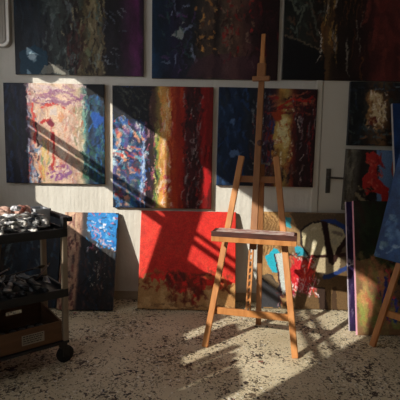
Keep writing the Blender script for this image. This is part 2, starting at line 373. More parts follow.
P = Paint(1.12, 1.05, 13, '141414')
P.columns([(0, '181c1a'), (.15, '202622'), (.27, '241c18'), (.33, '5a4026'), (.38, '241814'), (.5, '18100f'), (.62, '34181a'), (.72, '542422'), (1, '5a2424')], .03)
P.mottle(.5, 12, 5)
P.line([(.0, .3), (.1, .5), (.16, .42), (.1, .62), (.05, .7)], .008, '5a6054'); P.line([(.12, .2), (.2, .45), (.26, .66)], .008, '4e5248')
P.strokes((.02, .1, .3, .7), 60, ['3c443c', '56605a', '5c4030', '101414'], (.03, .1), (.004, .010), 60, 50)
P.poly([(0, .66), (.12, .72), (.3, .78), (.32, 1), (0, 1)], '0e0f14', .015)
P.line([(0, .65), (.14, .71), (.3, .78)], .006, '6a5c4c')
P.drips((.28, .2, .42, .8), 40, ['a07c3c', 'c09c54', '6c4420', 'd8d0c0', '1c1412'], (.004, .010), (.06, .25))
P.drips((.42, .2, .6, .95), 26, ['8c8478', '3c1c18', '6c4020', '0e0c0c'], (.003, .006), (.1, .35))
P.strokes((.6, .1, 1, .95), 60, ['742e2a', '4a1c1c', '8a4034', '3c1818'], (.08, .25), (.01, .03), 90, 14, (.3, .7))
painting(P, 'big dark painting with gold drips and brick red right half, upper right', (1.222, D, 1.922), edge='8a8478')

# --- middle row
P = Paint(.845, .835, 21, '20232c')
P.columns([(0, '20232e'), (.2, '262a3a'), (.235, '4c3850'), (.27, 'c8a498'), (.33, 'dcc0a4'), (.45, 'ecd0b4'), (.6, 'f0d8c4'), (.7, 'd4b8a4'), (.76, 'c8bea4'), (.81, '5c8484'), (.85, '24324a'), (.92, '2a5480'), (1, '202c3c')], .02)
P.mottle(.25, 20, 10)
P.strokes((.22, .0, .34, .98), 90, ['c03838', '5078b4', 'f0e8e0', '2c2c48', 'e8a878', '98a8c8', 'c86868'], (.03, .12), (.006, .014), 90, 18)
P.strokes((.3, .2, .74, .98), 150, ['ecdcd0', 'e8b8a4', 'd88878', 'f4ece4', 'ecc8b8', 'c89890', 'd8c4b8', 'e0b090', 'c0a8a8'], (.03, .12), (.007, .018), 80, 40)
P.strokes((.3, .02, .8, .14), 36, ['f0e4e0', 'c8b0b8', 'a87898', 'e8d0c0'], (.06, .2), (.008, .02), 8, 14)
P.line([(.3, .16), (.42, .13), (.56, .19), (.7, .18), (.78, .12)], .022, '94608c', .03, .8); P.line([(.38, .1), (.55, .07), (.72, .12)], .012, '9c6494', .03, .7); P.strokes((.3, .08, .8, .22), 50, ['7c4c78', 'b890ac', 'ecdcd8', 'b07890', 'e0c4b8'], (.05, .15), (.005, .012), 12, 25)
P.line([(.37, .24), (.48, .2), (.6, .24)], .015, 'd84840')
P.blob(.5, .3, .11, .1, 'f4dcc0', .05); P.blob(.56, .34, .05, .05, 'e8b088', .05); P.blob(.48, .28, .04, .05, 'e8e0dc', .05)
P.line([(.28, .2), (.3, .45), (.29, .6)], .009, 'd0443c'); P.line([(.46, .46), (.49, .62), (.46, .86)], .012, 'c43834')
P.line([(.37, .37), (.44, .36), (.46, .42)], .018, 'c8302c'); P.blob(.44, .39, .035, .055, '84203c'); P.line([(.31, .38), (.315, .62)], .007, '402028')
P.blob(.46, .54, .03, .05, 'c02c34')
P.strokes((.42, .8, .62, .95), 24, ['8c4c9c', 'b884b4', 'e8d4d0', 'a05878'], (.04, .1), (.009, .018), -30, 40)
P.line([(.54, .9), (.6, .93), (.66, .88), (.62, .83)], .014, '8c5ca0', .03, .8); P.strokes((.34, .2, .74, .95), 70, ['f0e4dc', 'e4b8a8', 'd89080', 'c8a8a4', 'ecd0bc'], (.03, .09), (.004, .009), 75, 40)
P.strokes((.34, .62, .44, .95), 26, ['e8c870', '6c9c74', 'f0e0a8', 'd88858'], (.06, .16), (.006, .014), 90, 12)
P.strokes((.2, .62, .34, 1), 40, ['28406c', 'e0ecf4', '3c2c3c', '5c8cb8', '1c1c2c', 'a04848'], (.03, .1), (.008, .016), 80, 40)
P.strokes((.7, .14, .8, .95), 50, ['e8dcb4', 'b8a484', 'f0ecd8', '889878', 'c07c68'], (.03, .1), (.006, .014), 90, 30)
P.strokes((.79, .08, .84, .95), 30, ['60b4c0', 'd4e8e4', '284c54', '88c0b0'], (.05, .15), (.005, .010), 90, 6)
P.strokes((.84, .12, 1, 1), 110, ['1c4c9c', '2c74c8', '183040', '2c5850', '101828', '3c8094', '1a3c7c'], (.04, .14), (.008, .018), 90, 24)
P.blob(.92, .36, .05, .1, '2464d4', .06, .8); P.strokes((.78, .6, 1, .95), 30, ['2c5c50', '407c64', '1c3834'], (.06, .14), (.008, .016), 60, 20)
P.poly([(.84, 0), (1, 0), (1, .2), (.92, .1), (.84, .1)], '14161c', .02)
P.strokes((0, 0, .2, 1), 60, ['181b26', '2c3450', '242e2c', '3c3846', '34446c'], (.08, .3), (.01, .02), 90, 12)
P.img[:, P.u[0] > .21] *= np.array([.90, .86, .84])
painting(P, 'square painting of cream, pink and red strokes with dark left strip and blue right edge', (-1.234, D, 1.022), T=.035, edge='9a8878')

P = Paint(.845, 1.025, 22, '202024')
P.columns([(0, '1c2434'), (.1, '283450'), (.28, '343a50'), (.34, '241c2c'), (.41, '3c2c28'), (.45, '8c8848'), (.485, 'd8a458'), (.54, 'e09850'), (.59, 'cc6030'), (.64, '9c2c18'), (.7, '8c1c14'), (.74, '401418'), (.84, '3c1418'), (.9, '8c1414'), (1, '681010')], .02)
P.mottle(.3, 18, 6)
P.strokes((0, .22, .34, .98), 220, ['2c5ca8', '4c90d0', 'b8d8e8', '18284c', 'c84840', '48a8b8', 'f0ece8', '142038', '6c4c8c', '3a70b8', 'e8a080', '285870'], (.05, .2), (.012, .03), 72, 38)
P.strokes((.02, .5, .32, .62), 40, ['c83c38', 'f0e4d8', 'e88c60', '60b4d4', '1c2c50'], (.04, .1), (.007, .014), 20, 30)
P.strokes((.02, .66, .3, .9), 50, ['4c7858', '586890', '284864', '7c94a0', '38305c'], (.05, .12), (.008, .018), 40, 30)
P.strokes((.28, .3, .32, .96), 24, ['90b8f0', '5c88e0', 'd0e0f4'], (.08, .2), (.005, .010), 88, 5)
P.strokes((.32, .1, .44, .98), 80, ['14101c', '302038', 'c06880', '1c1820', '7c4c6c', '402840', 'e0a8b0'], (.03, .12), (.005, .012), 85, 30)
P.strokes((.42, .3, .47, .95), 40, ['7c9c48', 'a8b860', '203028', 'd8d080', 'e8c8a0', '486c40', 'c86450'], (.04, .14), (.006, .013), 90, 12)
P.strokes((.47, .05, .6, .85), 90, ['f0b864', 'f8d898', 'e88c3c', 'e8a0a0', 'd06c30', 'f4e0c8'], (.05, .18), (.006, .014), 90, 8, (.5, .9))
P.strokes((.5, .7, .6, .98), 40, ['f0d0d0', 'd87080', 'c03040', 'f4e8dc', 'e8a868'], (.03, .08), (.006, .013), 80, 40)
P.poly([(.35, 0), (.46, 0), (.48, .3), (.44, .36), (.36, .3)], '705040', .03, .5)
P.strokes((.58, 0, .7, 1), 50, ['a82c14', 'c04418', '8c1c10', 'b83420'], (.1, .35), (.01, .02), 90, 5, (.4, .8))
P.strokes((.7, .02, .9, 1), 150, ['1c1418', '4c3c40', '8c7c7c', 'a82424', '2a1014', '6c1c20', 'a89c98', '140c10'], (.03, .14), (.005, .012), 88, 22)
P.strokes((.88, 0, 1, 1), 30, ['a01818', '701010', '8c1c18', '3c0c0e'], (.08, .25), (.008, .018), 90, 8)
P.blob(.93, .8, .04, .14, 'c81c20', .05, .8)
P.poly([(0, 0), (.38, 0), (.36, .3), (.22, .26), (.06, .24), (0, .3)], '1e2024', .03, .92)
P.strokes((.02, .02, .36, .26), 60, ['3c403c', '14161a', '4c4c44', '22283c', '5c6058'], (.03, .12), (.005, .012), 50, 40)
painting(P, 'tall painting shifting from blue through orange to deep red, left of the easel', (-.325, D, .825), T=.035, edge='a8937c')

P = Paint(.825, .82, 23, '1a1c24')
P.columns([(0, '18304e'), (.2, '162a46'), (.32, '1c222e'), (.4, '24242c'), (.5, '2c2030'), (.57, '4c2c30'), (.62, 'a87838'), (.7, 'a88c50'), (.78, '6c2c20'), (.83, '2c1418'), (1, '281418')], .03)
P.mottle(.35, 16, 8)
P.strokes((0, 0, .32, 1), 80, ['1c3c6c', '142844', '101c30', '2c4870', '18223a', '24303c'], (.06, .2), (.01, .024), 80, 30)
P.scumble((.08, .25, .34, .8), '5c7ca8', .3); P.scumble((.1, .4, .3, .7), '8ca0b8', .2)
P.strokes((.34, .05, .55, .95), 110, ['5c6068', '9ca0a0', '14141a', '38303c', '788088', '6c2c2c'], (.03, .12), (.005, .011), 80, 35)
P.blob(.44, .32, .03, .06, 'c8ccc8', .06)
P.blob(.66, .48, .1, .24, 'c8a458', .06); P.blob(.67, .46, .065, .19, 'e0d49c', .06)
P.strokes((.57, .2, .78, .8), 90, ['e8dca8', 'c88c40', '8c5424', 'f0e8c8', 'a03c20', 'd8b870'], (.02, .08), (.006, .013), 80, 40)
P.strokes((.52, .04, .92, .26), 60, ['8c4c38', '6c3028', 'a85c44', '34181a', 'b07858', '9c2424'], (.05, .16), (.007, .015), -8, 18)
P.line([(.6, .2), (.75, .1), (.92, .13)], .012, 'b02820'); P.blob(.6, .28, .06, .05, '9c3c20', .06)
P.strokes((.76, .15, 1, .95), 110, ['8c2020', '1c1014', '3c1c24', '887c80', '541820', 'c0b0a8', '2c1c24'], (.05, .2), (.004, .010), 88, 12)
P.strokes((.5, .3, .58, .95), 40, ['28346c', '8c2c28', '4c3c5c', '1a141c'], (.05, .14), (.006, .012), 90, 12)
P.strokes((.5, .78, 1, 1), 50, ['1c1418', '2c1a18', '4c2820', '6c5448'], (.04, .12), (.006, .013), 85, 30)
painting(P, 'navy and maroon painting with pale yellow centre, on the wall behind the easel', (.548, D, 1.03), (0, R(.4), 0), T=.035, edge='8c8070')

P = Paint(.56, .525, 24, '16181c')
P.columns([(0, '161c20'), (.2, '1e2426'), (.3, '3c2c24'), (.5, '6c5034'), (.62, '3c2a20'), (.75, '1c1c22'), (1, '141c30')], .04)
P.mottle(.5, 10)
P.strokes((0, 0, 1, 1), 90, ['2c3c3c', '14181c', '3c3430', '1c2c44', '4a5450'], (.06, .2), (.01, .022), 60, 50)
P.blob(.38, .42, .15, .32, '8c6840', .1); P.blob(.42, .42, .1, .26, 'd8c498', .1); P.blob(.36, .62, .06, .1, '6c2c20', .06)
P.strokes((.28, .12, .56, .75), 70, ['f0e4c8', 'd0a870', '6c4428', 'fff4e0', 'a87850'], (.03, .1), (.01, .02), 70, 45)
P.strokes((.05, .72, .9, .95), 30, ['5c6c70', '1c1c1c', '8c5c3c', '34444c'], (.08, .2), (.01, .02), 5, 25)
P.strokes((.02, .04, .9, .14), 20, ['70808c', '283444', '101418'], (.08, .2), (.01, .02), 4, 12)
painting(P, 'small dark painting with cream blotch in the middle, hung high on the door', (1.513, D - .012, 1.39), T=.03, edge='2c2c30')

P = Paint(.5, .52, 25, '2c2a28')
P.columns([(0, '5a564c'), (.1, '6c685c'), (.2, '4c4840'), (.27, '2a2422'), (.55, '2c2626'), (.62, '5c7ca0'), (.8, '7c9cc4'), (1, '84a0c4')], .02)
P.mottle(.3, 10)
P.strokes((.0, 0, .2, 1), 30, ['7c7868', '3c3830', '8c8878', '504838'], (.08, .25), (.012, .025), 90, 12)
P.poly([(.5, .0), (1, 0), (1, 1), (.62, 1), (.55, .6), (.6, .4)], '6c8cb4', .02)
P.poly([(.32, .06), (.44, .04), (.6, .1), (.62, .2), (.52, .28), (.56, .44), (.68, .56), (.78, .62), (.76, .96), (.68, .96), (.66, .74), (.5, .68), (.4, .74), (.32, .62), (.3, .46), (.4, .36), (.42, .22), (.34, .18)], 'b8302c', .02)
P.strokes((.34, .1, .66, .68), 36, ['d84838', '8c2020', 'e07058', 'c03430'], (.05, .14), (.012, .025), 60, 40)
P.line([(.84, .06), (.8, .3), (.9, .55)], .03, 'a85040'); P.line([(.22, .72), (.36, .86), (.5, .88)], .03, '8c8064')
P.strokes((.2, .6, .5, .98), 24, ['6c6450', '141210', 'a09070'], (.06, .16), (.01, .02), 30, 30)
painting(P, 'small painting of a red figure on pale blue, on the door below the cream-blotched one', (1.47, D - .012, .835), (0, R(1.2), 0), T=.03, edge='4a443c')

# --- canvases leaning against the back wall
P = Paint(.46, .815, 31, '181a20')
P.columns([(0, 'b09078'), (.12, 'c8a488'), (.3, 'a88068'), (.36, '2c2428'), (.5, '1a2430'), (.8, '2a2220'), (1, '1c2026')], .02)
P.mottle(.35, 12, 5)
P.strokes((0, .0, .32, 1), 70, ['d8b898', 'a87c60', '6c3c38', 'c09884', '8c5048', '4c3034'], (.06, .2), (.012, .03), 90, 25)
P.strokes((0, .35, .3, 1), 30, ['5c2c30', '7c4440', 'a08068', '3c2c30'], (.08, .2), (.012, .03), 85, 25)
P.poly([(.42, 0), (1, 0), (1, .4), (.82, .38), (.6, .3), (.44, .22)], '1c84d0', .04)
P.strokes((.45, 0, 1, .4), 80, ['28a0e8', '1468b8', 'f0e8f4', 'e86c90', '102038', '60b8f0', 'c83c50'], (.04, .13), (.01, .024), 30, 50)
P.line([(.5, .2), (.66, .22), (.72, .3), (.9, .36)], .02, 'e8b0c0', .08, .7); P.strokes((.5, .1, 1, .42), 30, ['f0d0dc', 'e07890', '1c3c70', 'f4f0f4', '101c30', '50a8e8'], (.04, .1), (.008, .018), 20, 50)
P.strokes((.36, .35, 1, 1), 120, ['14202c', '1c3850', '181414', '4c2c28', '241814', '2c2c30', '5c3834', '140e0c'], (.06, .2), (.012, .03), 80, 35)
P.strokes((.5, .38, 1, 1), 50, ['3c2c28', '241c1a', '4c3430', '141214'], (.06, .16), (.01, .025), 70, 40); P.strokes((.5, .5, .85, .8), 22, ['98908a', '8c8480', 'b0a89c'], (.05, .12), (.003, .006), 60, 60)
P.strokes((.5, .5, .8, .8), 16, ['a09890', '6c5c58'], (.03, .08), (.004, .009), 50, 60)
y0 = 3.42
painting(P, 'narrow dark painting with bright blue top corner, leaning beside the cart', (-.93, y0, 0.0), (lean(y0, .815), 0, 0), T=.03, edge='6c6870')

P = Paint(.5, .78, 32, '141c28')
P.columns([(0, '2c2826'), (.2, '1c2834'), (.5, '16283c'), (.8, '141c28'), (1, '1c2430')], .06)
P.mottle(.5, 8)
P.strokes((0, 0, 1, 1), 120, ['1c3c5c', '0e141c', '2c4a60', '3c2c2c', '142438', '5c6c74'], (.06, .2), (.012, .03), 80, 40)
y0 = 3.46
painting(P, 'dark blue painting leaning on the wall behind the shelves of the cart', (-1.43, y0, 0.0), (lean(y0, .78), 0, 0), T=.03, edge='50505a')
M_BOARD = mat('hardboard', '6c5038', .75, '5a4230', 4, stretch=(1, 1, 8))
bd = tag(MB().box((-.13, -.012, 0), (.13, 0, .70), bev=.002).build('wooden_board', M_BOARD), 'plain brown board leaning on the wall at the far left behind the cart', 'board')
bd.location = (-1.775, 3.5, 0); bd.rotation_euler = (lean(3.5, .70), 0, 0)

P = Paint(.815, .825, 33, 'd83428')
P.columns([(0, 'd83c2c'), (.3, 'e03026'), (.6, 'dc2c24'), (1, 'd83428')], .1)
P.mottle(.12, 8); P.mottle(.08, 40)
P.strokes((0, 0, 1, .68), 120, ['e43c2c', 'd02820', 'e85038', 'c82420', 'e03428'], (.08, .25), (.015, .035), 80, 60, (.2, .5), .3)
P.poly([(0, .7), (.08, .66), (.2, .74), (.32, .72), (.42, .82), (.52, .8), (.6, .88), (.7, .74), (.85, .78), (1, .7), (1.2, 1.2), (-.2, 1.2), (-.1, .7)], 'c0925c', .05)
P.scumble((-.1, .72, 1.1, 1.1), 'd8b07c', .45, 10); P.scumble((-.1, .8, 1.1, 1.1), 'a87848', .4, 8)
P.strokes((0, .62, 1, .8), 70, ['6c2c18', '8c2418', 'a04020', '5c2014', 'b86c38'], (.04, .14), (.008, .022), 30, 60, (.5, .9))
P.strokes((.3, .66, .68, .92), 60, ['7c1c14', '942018', '5c1c14', '6c3018'], (.05, .16), (.01, .024), 70, 30, (.6, .95))
P.strokes((0, .94, 1, 1), 20, ['8c6840', '6c4c30', 'c8a474'], (.06, .2), (.006, .012), 2, 6)
y0 = 3.475
painting(P, 'bright red canvas with bare ochre bottom leaning left of the easel', (-.098, y0, 0.0), (lean(y0, .825), 0, R(-.5)), T=.03, edge='b07c58')

# tan painting with outlined shapes and a red flower
P = Paint(.775, .82, 34, '8c7050')
P.sm = .006
def q(x, y): return ((x - 14) / 318.0, (y - 30) / 352.0)
P.columns([(0, 'a07c50'), (.3, 'a88458'), (.5, '8c7456'), (1, '6c5c48')], .05)
P.mottle(.25, 9)
for k in range(7):
    P.line([q(22 + 12 * k, 40), q(40 + 10 * k, 70), q(26 + 13 * k, 105), q(34 + 11 * k, 150), q(22 + 12 * k, 200)], .008, '6c4c2c', .04, .8)
P.strokes((0, 0, .33, .5), 40, ['c09860', '7c5834', 'b88c58', '8c6840'], (.05, .12), (.008, .016), 70, 40)
P.poly([q(120, 30), q(332, 30), q(332, 100), q(240, 62), q(160, 90)], '5c4c38', .03, .8)
P.poly([q(14, 268), q(60, 262), q(95, 310), q(100, 382), q(14, 382)], '3c3c40', .03); P.poly([q(20, 262), q(50, 262), q(90, 300), q(80, 316)], '6c5c48', .02)
P.poly([q(200, 215), q(240, 265), q(332, 240), q(332, 382), q(100, 382), q(120, 330)], '6c5438', .03)
P.poly([q(225, 300), q(250, 300), q(256, 382), q(228, 382)], '3c2c24', .02); P.poly([q(272, 296), q(285, 296), q(290, 382), q(270, 382)], '4c3828', .02)
P.poly([q(40, 200), q(74, 165), q(94, 180), q(76, 212), q(90, 256), q(62, 250)], '2cb0c8', .015)
P.poly([q(104, 48), q(128, 52), q(134, 88), q(112, 84)], '3cacc0', .02, .9); P.poly([q(142, 150), q(165, 160), q(190, 188), q(150, 190)], '38a8c0', .02)
P.poly([q(76, 190), q(112, 178), q(120, 250), q(122, 330), q(96, 330), q(84, 260)], 'c8d0cc', .015)
P.line([q(76, 190), q(86, 262), q(98, 335)], .010, '402028'); P.line([q(116, 180), q(140, 190), q(150, 180)], .010, '2c2424')
P.poly([q(165, 95), q(200, 70), q(250, 65), q(310, 88), q(325, 130), q(300, 178), q(240, 190), q(192, 195), q(165, 150)], 'c8bc98', .012)
P.scumble(q(170, 75) + q(240, 180), 'e0d8bc', .45); P.scumble(q(240, 80) + q(320, 170), 'b0a890', .4)
P.poly([q(196, 200), q(300, 190), q(300, 240), q(250, 262), q(214, 240)], 'b8a888', .02)
P.line([q(245, 62), q(285, 60), q(320, 85), q(332, 120)], .028, '2c4484'); P.line([q(250, 266), q(290, 246), q(328, 228)], .026, '2c4078')
P.line([q(165, 95), q(200, 68), q(245, 64)], .012, '2c2422'); P.line([q(165, 95), q(166, 150), q(192, 192)], .012, '2c2422')
P.line([q(250, 72), q(256, 120), q(272, 205)], .036, '2c1a1a'); P.line([q(328, 118), q(300, 165), q(274, 210)], .026, '34201c'); P.line([q(192, 192), q(240, 190), q(325, 182)], .018, '3c2420')
P.line([q(280, 100), q(306, 108)], .02, '8c7c6c')
P.blob(*q(165, 255), .14, .2, 'd02830', .08); P.blob(*q(178, 240), .08, .12, 'e44438', .06)
a = q(125, 190) + q(215, 320)
P.strokes(a, 70, ['e03c34', 'b01c24', 'f06850', 'c82430', 'f4d8d4'], (.04, .13), (.006, .014), 80, 50)
P.strokes(q(120, 270) + q(230, 335), 70, ['f0d8dc', 'd8607c', 'a82038', 'f8f0f0', '8c1c30'], (.03, .11), (.004, .009), 60, 50)
P.strokes(q(140, 180) + q(210, 205), 24, ['e8d8d0', 'c83c3c', '2c2c2c'], (.03, .09), (.004, .008), 20, 50)
P.strokes(q(80, 320) + q(135, 375), 20, ['c83c4c', 'e8b0b8', '3c2428', '5c2c30'], (.03, .09), (.006, .012), 70, 40)
y0 = 3.545
painting(P, 'tan painting of outlined shapes with a red flower, leaning behind the easel', (.888, y0, 0.0), (lean(y0, .82), 0, R(-1)), T=.03, edge='4a3c30')

# --- canvases stacked at the right
P = Paint(.80, 1.78, 41, '14264a', cell=.009)
P.columns([(0, '1c3c70'), (.3, '183460'), (1, '1c2c50')], .08); P.mottle(.3, 8)
P.strokes((0, 0, 1, 1), 120, ['1c3c74', '10244c', '2c5490', '142c58'], (.1, .3), (.02, .05), 85, 15, (.3, .7))
tb_y, tb_h = 3.24, 1.78; tb_a = -math.asin((3.652 - tb_y) / tb_h)
painting(P, 'tall dark blue canvas with white edge leaning behind the other canvases at right', (1.975, tb_y, 0), (tb_a, 0, 0), T=.03, edge='b8b4ae')

P = Paint(.62, .97, 42, '2c1c40', cell=.008)
P.columns([(0, '2c2044'), (.06, '30244a'), (.2, '2c2040'), (1, '2c2430')], .03); P.mottle(.4, 8)
P.strokes((0, 0, .12, 1), 40, ['443064', '2c1c44', '6c6080', '1c1428'], (.06, .2), (.01, .02), 90, 8)
P.strokes((0, .45, .1, .5), 6, ['e8e4e8', 'f4f0f4'], (.05, .1), (.01, .02), 30, 20)
ln = R(-13.0)
painting(P, 'purple canvas with white edge, mostly hidden behind the green and orange one', (1.442, 3.11, 0), (ln, 0, R(2)), T=.022, edge='b4acb8')
P = Paint(.62, .985, 43, '1c2020')
P.columns([(0, '342c26'), (.08, '2c3024'), (.25, '24301e'), (.5, '241c1a'), (.8, '341c1c'), (1, '2a1a1a')], .05)
P.mottle(.4, 8); P.sm = .01
P.strokes((0, 0, 1, .5), 80, ['2c3c24', '1c2418', '3c2420', '301c1c', '202c20'], (.08, .25), (.02, .04), 85, 25, (.4, .8))
P.poly([(0, .42), (.1, .45), (.3, .5), (.45, .6), (.6, .66), (.62, 1.2), (-.2, 1.2), (-.2, .42)], '9c7450', .12, .8)
P.scumble((0, .4, .5, .8), 'd88c64', .5, 5, soft=.2, op=.6); P.scumble((0, .55, .35, 1), 'b4c06c', .55, 5, soft=.15, op=.7); P.scumble((.1, .45, .55, .75), 'c85c44', .35, 6)
P.scumble((.1, .7, .6, 1), '84944c', .45, 5); P.blob(.3, .62, .06, .12, 'e08c64', .06, .7); P.blob(.06, .8, .06, .14, 'b8b45c', .06, .7)
P.strokes((0, .42, .5, 1), 70, ['d8845c', 'a8b868', 'e0a070', '7c8c48', 'c8604c', '8c9c50'], (.1, .28), (.02, .05), 75, 30, (.25, .55)); P.line([(.34, .6), (.36, .7), (.3, .82), (.38, .9)], .02, '3c3c8c', .05); P.line([(.36, .72), (.46, .76), (.44, .88)], .016, '2c4ca0', .05)
P.line([(.36, .52), (.4, .64), (.44, .74)], .012, 'e04c58', .05); P.strokes((.25, .6, .5, .95), 20, ['3c5cb0', 'c84060', '7c48a0', '2c2c54'], (.04, .12), (.006, .014), 70, 40)
P.strokes((.5, .5, 1, 1), 60, ['241c1c', '3c2420', '2c2c24', '4c3c30'], (.08, .22), (.02, .04), 80, 30)
painting(P, 'dark canvas with green and orange lower part in front of the stack at right', (1.474, 3.045, 0), (ln, 0, R(2)), T=.03, edge='d8a0b4')

# ------------------------------------------------------------------ easels
M_WOOD = mat('easel_beech', 'b0713c', .45, 'c98a50', 5, stretch=(6, 6, .8), bump=.05)
M_WOOD2 = mat('easel_dark_beech', '8a5a34', .5, '9c683c', 5, stretch=(6, 6, .8), bump=.05)
M_TRAYW = mat('stained_tray_wood', '3c1e18', .5, '5a3022', 8, stretch=(1, 6, 6))
def smear_mat():
    m = mat('paint_smeared_wood', 'a04c44', .45, 'e4d4cc', 16, contrast=(.4, .55), stretch=(1, 3, 3), bump=.2)
    return m
M_SMEAR = smear_mat()
def easel(label, loc, yaw, mast_top=2.16, tray_z=.762, head=True, tw=.277):
    e = thing('easel', label, 'easel', loc, (0, 0, yaw)); k = .235
    def pt(x, z, dy=0.0): return Vector((x, k * z + dy, z))
    for s in (-1, 1):
        MB().bar(pt(s * .30, 0), pt(s * .12 - .008, 1.29), .042, .026, bev=.004).build('front_leg', M_WOOD, e)
    MB().bar(pt(-.145, 1.13, .028), pt(.145, 1.13, .028), .045, .02, up=(0, 1, 0)).build('upper_crossbar', M_WOOD2, e)
    MB().bar(pt(-.262, .235, .024), pt(.262, .235, .024), .046, .022, up=(0, 1, 0)).build('lower_crossbar', M_WOOD, e)
    # mast: notched lower part and plain upper part
    MB().bar(pt(-.012, .66, 0), pt(-.02, mast_top - .16, 0), .048, .028, taper=.85).build('mast', M_WOOD2, e)
    r = MB(); r.bar(pt(-.034, .265, .0), pt(-.034, .66, .0), .012, .022); r.bar(pt(-.010, .265, .0), pt(-.010, .66, .0), .012, .022)
    for i in range(9): r.bar(pt(-.034, .28 + i * .043, .0), pt(-.010, .295 + i * .043, .0), .012, .020, bev=0)
    r.build('notched_rack', M_WOOD, e)
    MB().bar((-.0 + .012, .485, 0), pt(.012, 1.24, .045), .040, .024).build('rear_leg', M_WOOD2, e)
    hg = MB(); hg.tube([(.006, 0), (.006, .11)], align(pt(-.055, 1.24, .034), pt(.055, 1.24, .034))); hg.tube([(.012, 0), (.012, .012)], align(pt(.055, 1.24, .034), pt(.07, 1.24, .034))); hg.build('hinge_bolt', M_STEEL, e)
    # tray
    y = k * tray_z
    t = MB(); t.box((-tw, y - .15, tray_z + .018), (tw, y - .014, tray_z + .03), bev=.002); tr = t.build('tray', M_TRAYW, e)
    t = MB(); t.box((-tw, y - .16, tray_z), (tw, y - .15, tray_z + .034), bev=.002).box((-tw, y - .15, tray_z), (-tw + .01, y - .014, tray_z + .018)).box((tw - .01, y - .15, tray_z), (tw, y - .014, tray_z + .018)); t.build('tray_lip', M_TRAYW, tr)
    t = MB(); t.box((-tw + .03, y - .146, tray_z + .0302), (tw - .017, y - .018, tray_z + .0335), bev=.001); pm = t.build('dried_paint', M_SMEAR, tr)
    t = MB(); t.box((-tw, y - .155, tray_z - .036), (tw, y - .125, tray_z - .001), bev=.003); t.box((-.03, y - .125, tray_z - .036), (.03, y - .014, tray_z - .001)); t.build('tray_support', M_WOOD, e)
    if head:
        zt = mast_top
        MB().bar(pt(-.02, zt - .30, -.022), pt(-.02, zt, -.022), .030, .014).build('mast_extension', M_WOOD, e)
        h = MB(); h.bar(pt(-.02, zt - .335, -.024), pt(-.02, zt - .215, -.024), .062, .03, bev=.005); h.bar(pt(-.082, zt - .325, -.026), pt(.042, zt - .325, -.026), .034, .034, up=(0, 1, 0), bev=.004); h.build('canvas_clamp', M_WOOD2, e)
    if tw < .2: return e
    kb = MB(); kb.tube([(.007, 0), (.007, .03), (.02, .032), (.021, .045), (.014, .052)], align(pt(0, tray_z + .62, -.014), pt(0, tray_z + .62, -.1))); kb.build('knob', M_TRAYW, e, True)
    return e
easel('tall wooden artist easel with empty paint-smeared tray standing in the sunlight', (.342, 2.718, 0), R(-13.5))
E2 = easel('wooden easel holding a blue canvas, cut off by the right edge', (1.215 + .17, 2.84 - .24, 0), R(-54), mast_top=2.0, tray_z=.53, tw=.12)

P = Paint(.62, .9, 51, '24406c')
P.columns([(0, '244674'), (.3, '284e80'), (1, '203860')], .08); P.mottle(.25, 8)
P.strokes((0, 0, 1, 1), 120, ['284c80', '1c3860', '3c6494', '162c50', '34587c'], (.08, .25), (.02, .045), 80, 40, (.3, .7))
P.scumble((0, .5, .6, .95), '5c84b0', .4, 6); P.scumble((0, .75, .5, 1), '6c8c94', .35, 6); P.strokes((0, .6, .6, 1), 30, ['7c9cb8', '203c68', '587c98'], (.05, .15), (.01, .03), 30, 50)
E2M = Matrix.Translation(E2.location) @ Matrix.Rotation(R(-54), 4, 'Z')
c = painting(P, 'blue canvas standing on the easel at the right edge', (0, 0, 0), T=.03, edge='505868')
thE = math.atan(.235)
c.matrix_world = E2M @ Matrix.Translation((-.075, .235 * .58 - .016 - .008, .585)) @ Matrix.Rotation(-thE, 4, 'X') @ Matrix.Rotation(R(3), 4, 'Y')

# ------------------------------------------------------------------ utility cart
M_BLK = mat('black_plastic', '17171a', .5, '202022', 30)
M_POST = mat('beige_post', '8c7c68', .5, '9a8a74', 6)
M_CAST = mat('caster_steel', '2c2c2c', .4, '3a3a3a', 20, metallic=.6); M_RUB = mat('caster_rubber', '141414', .7)
YAW = R(40); CL, CW = .78, .38
c1 = Vector((-.818, 2.54, 0)); ctr = c1 - Matrix.Rotation(YAW, 3, 'Z') @ Vector((CL / 2 - .02, -CW / 2 + .02, 0))
cart = thing('utility_cart', 'black wheeled utility cart with three shelves full of art supplies', 'cart', ctr, (0, 0, YAW))
hx, hy = CL / 2, CW / 2
def tray_mesh(z, d=.045, th=.012):
    t = MB(); t.box((-hx, -hy, z - th), (hx, hy, z), bev=.003)
    for a, b in (((-hx, -hy, z - .02), (hx, -hy + .014, z + d)), ((-hx, hy - .014, z - .02), (hx, hy, z + d)), ((-hx, -hy, z - .02), (-hx + .014, hy, z + d)), ((hx - .014, -hy, z - .02), (hx, hy, z + d))): t.box(a, b, bev=.004)
    return t
TZ, MZ, BZ = .815, .445, .15
for z in (TZ, MZ, BZ): tray_mesh(z, .032 if z > .2 else .0).build('shelf', M_BLK, cart)
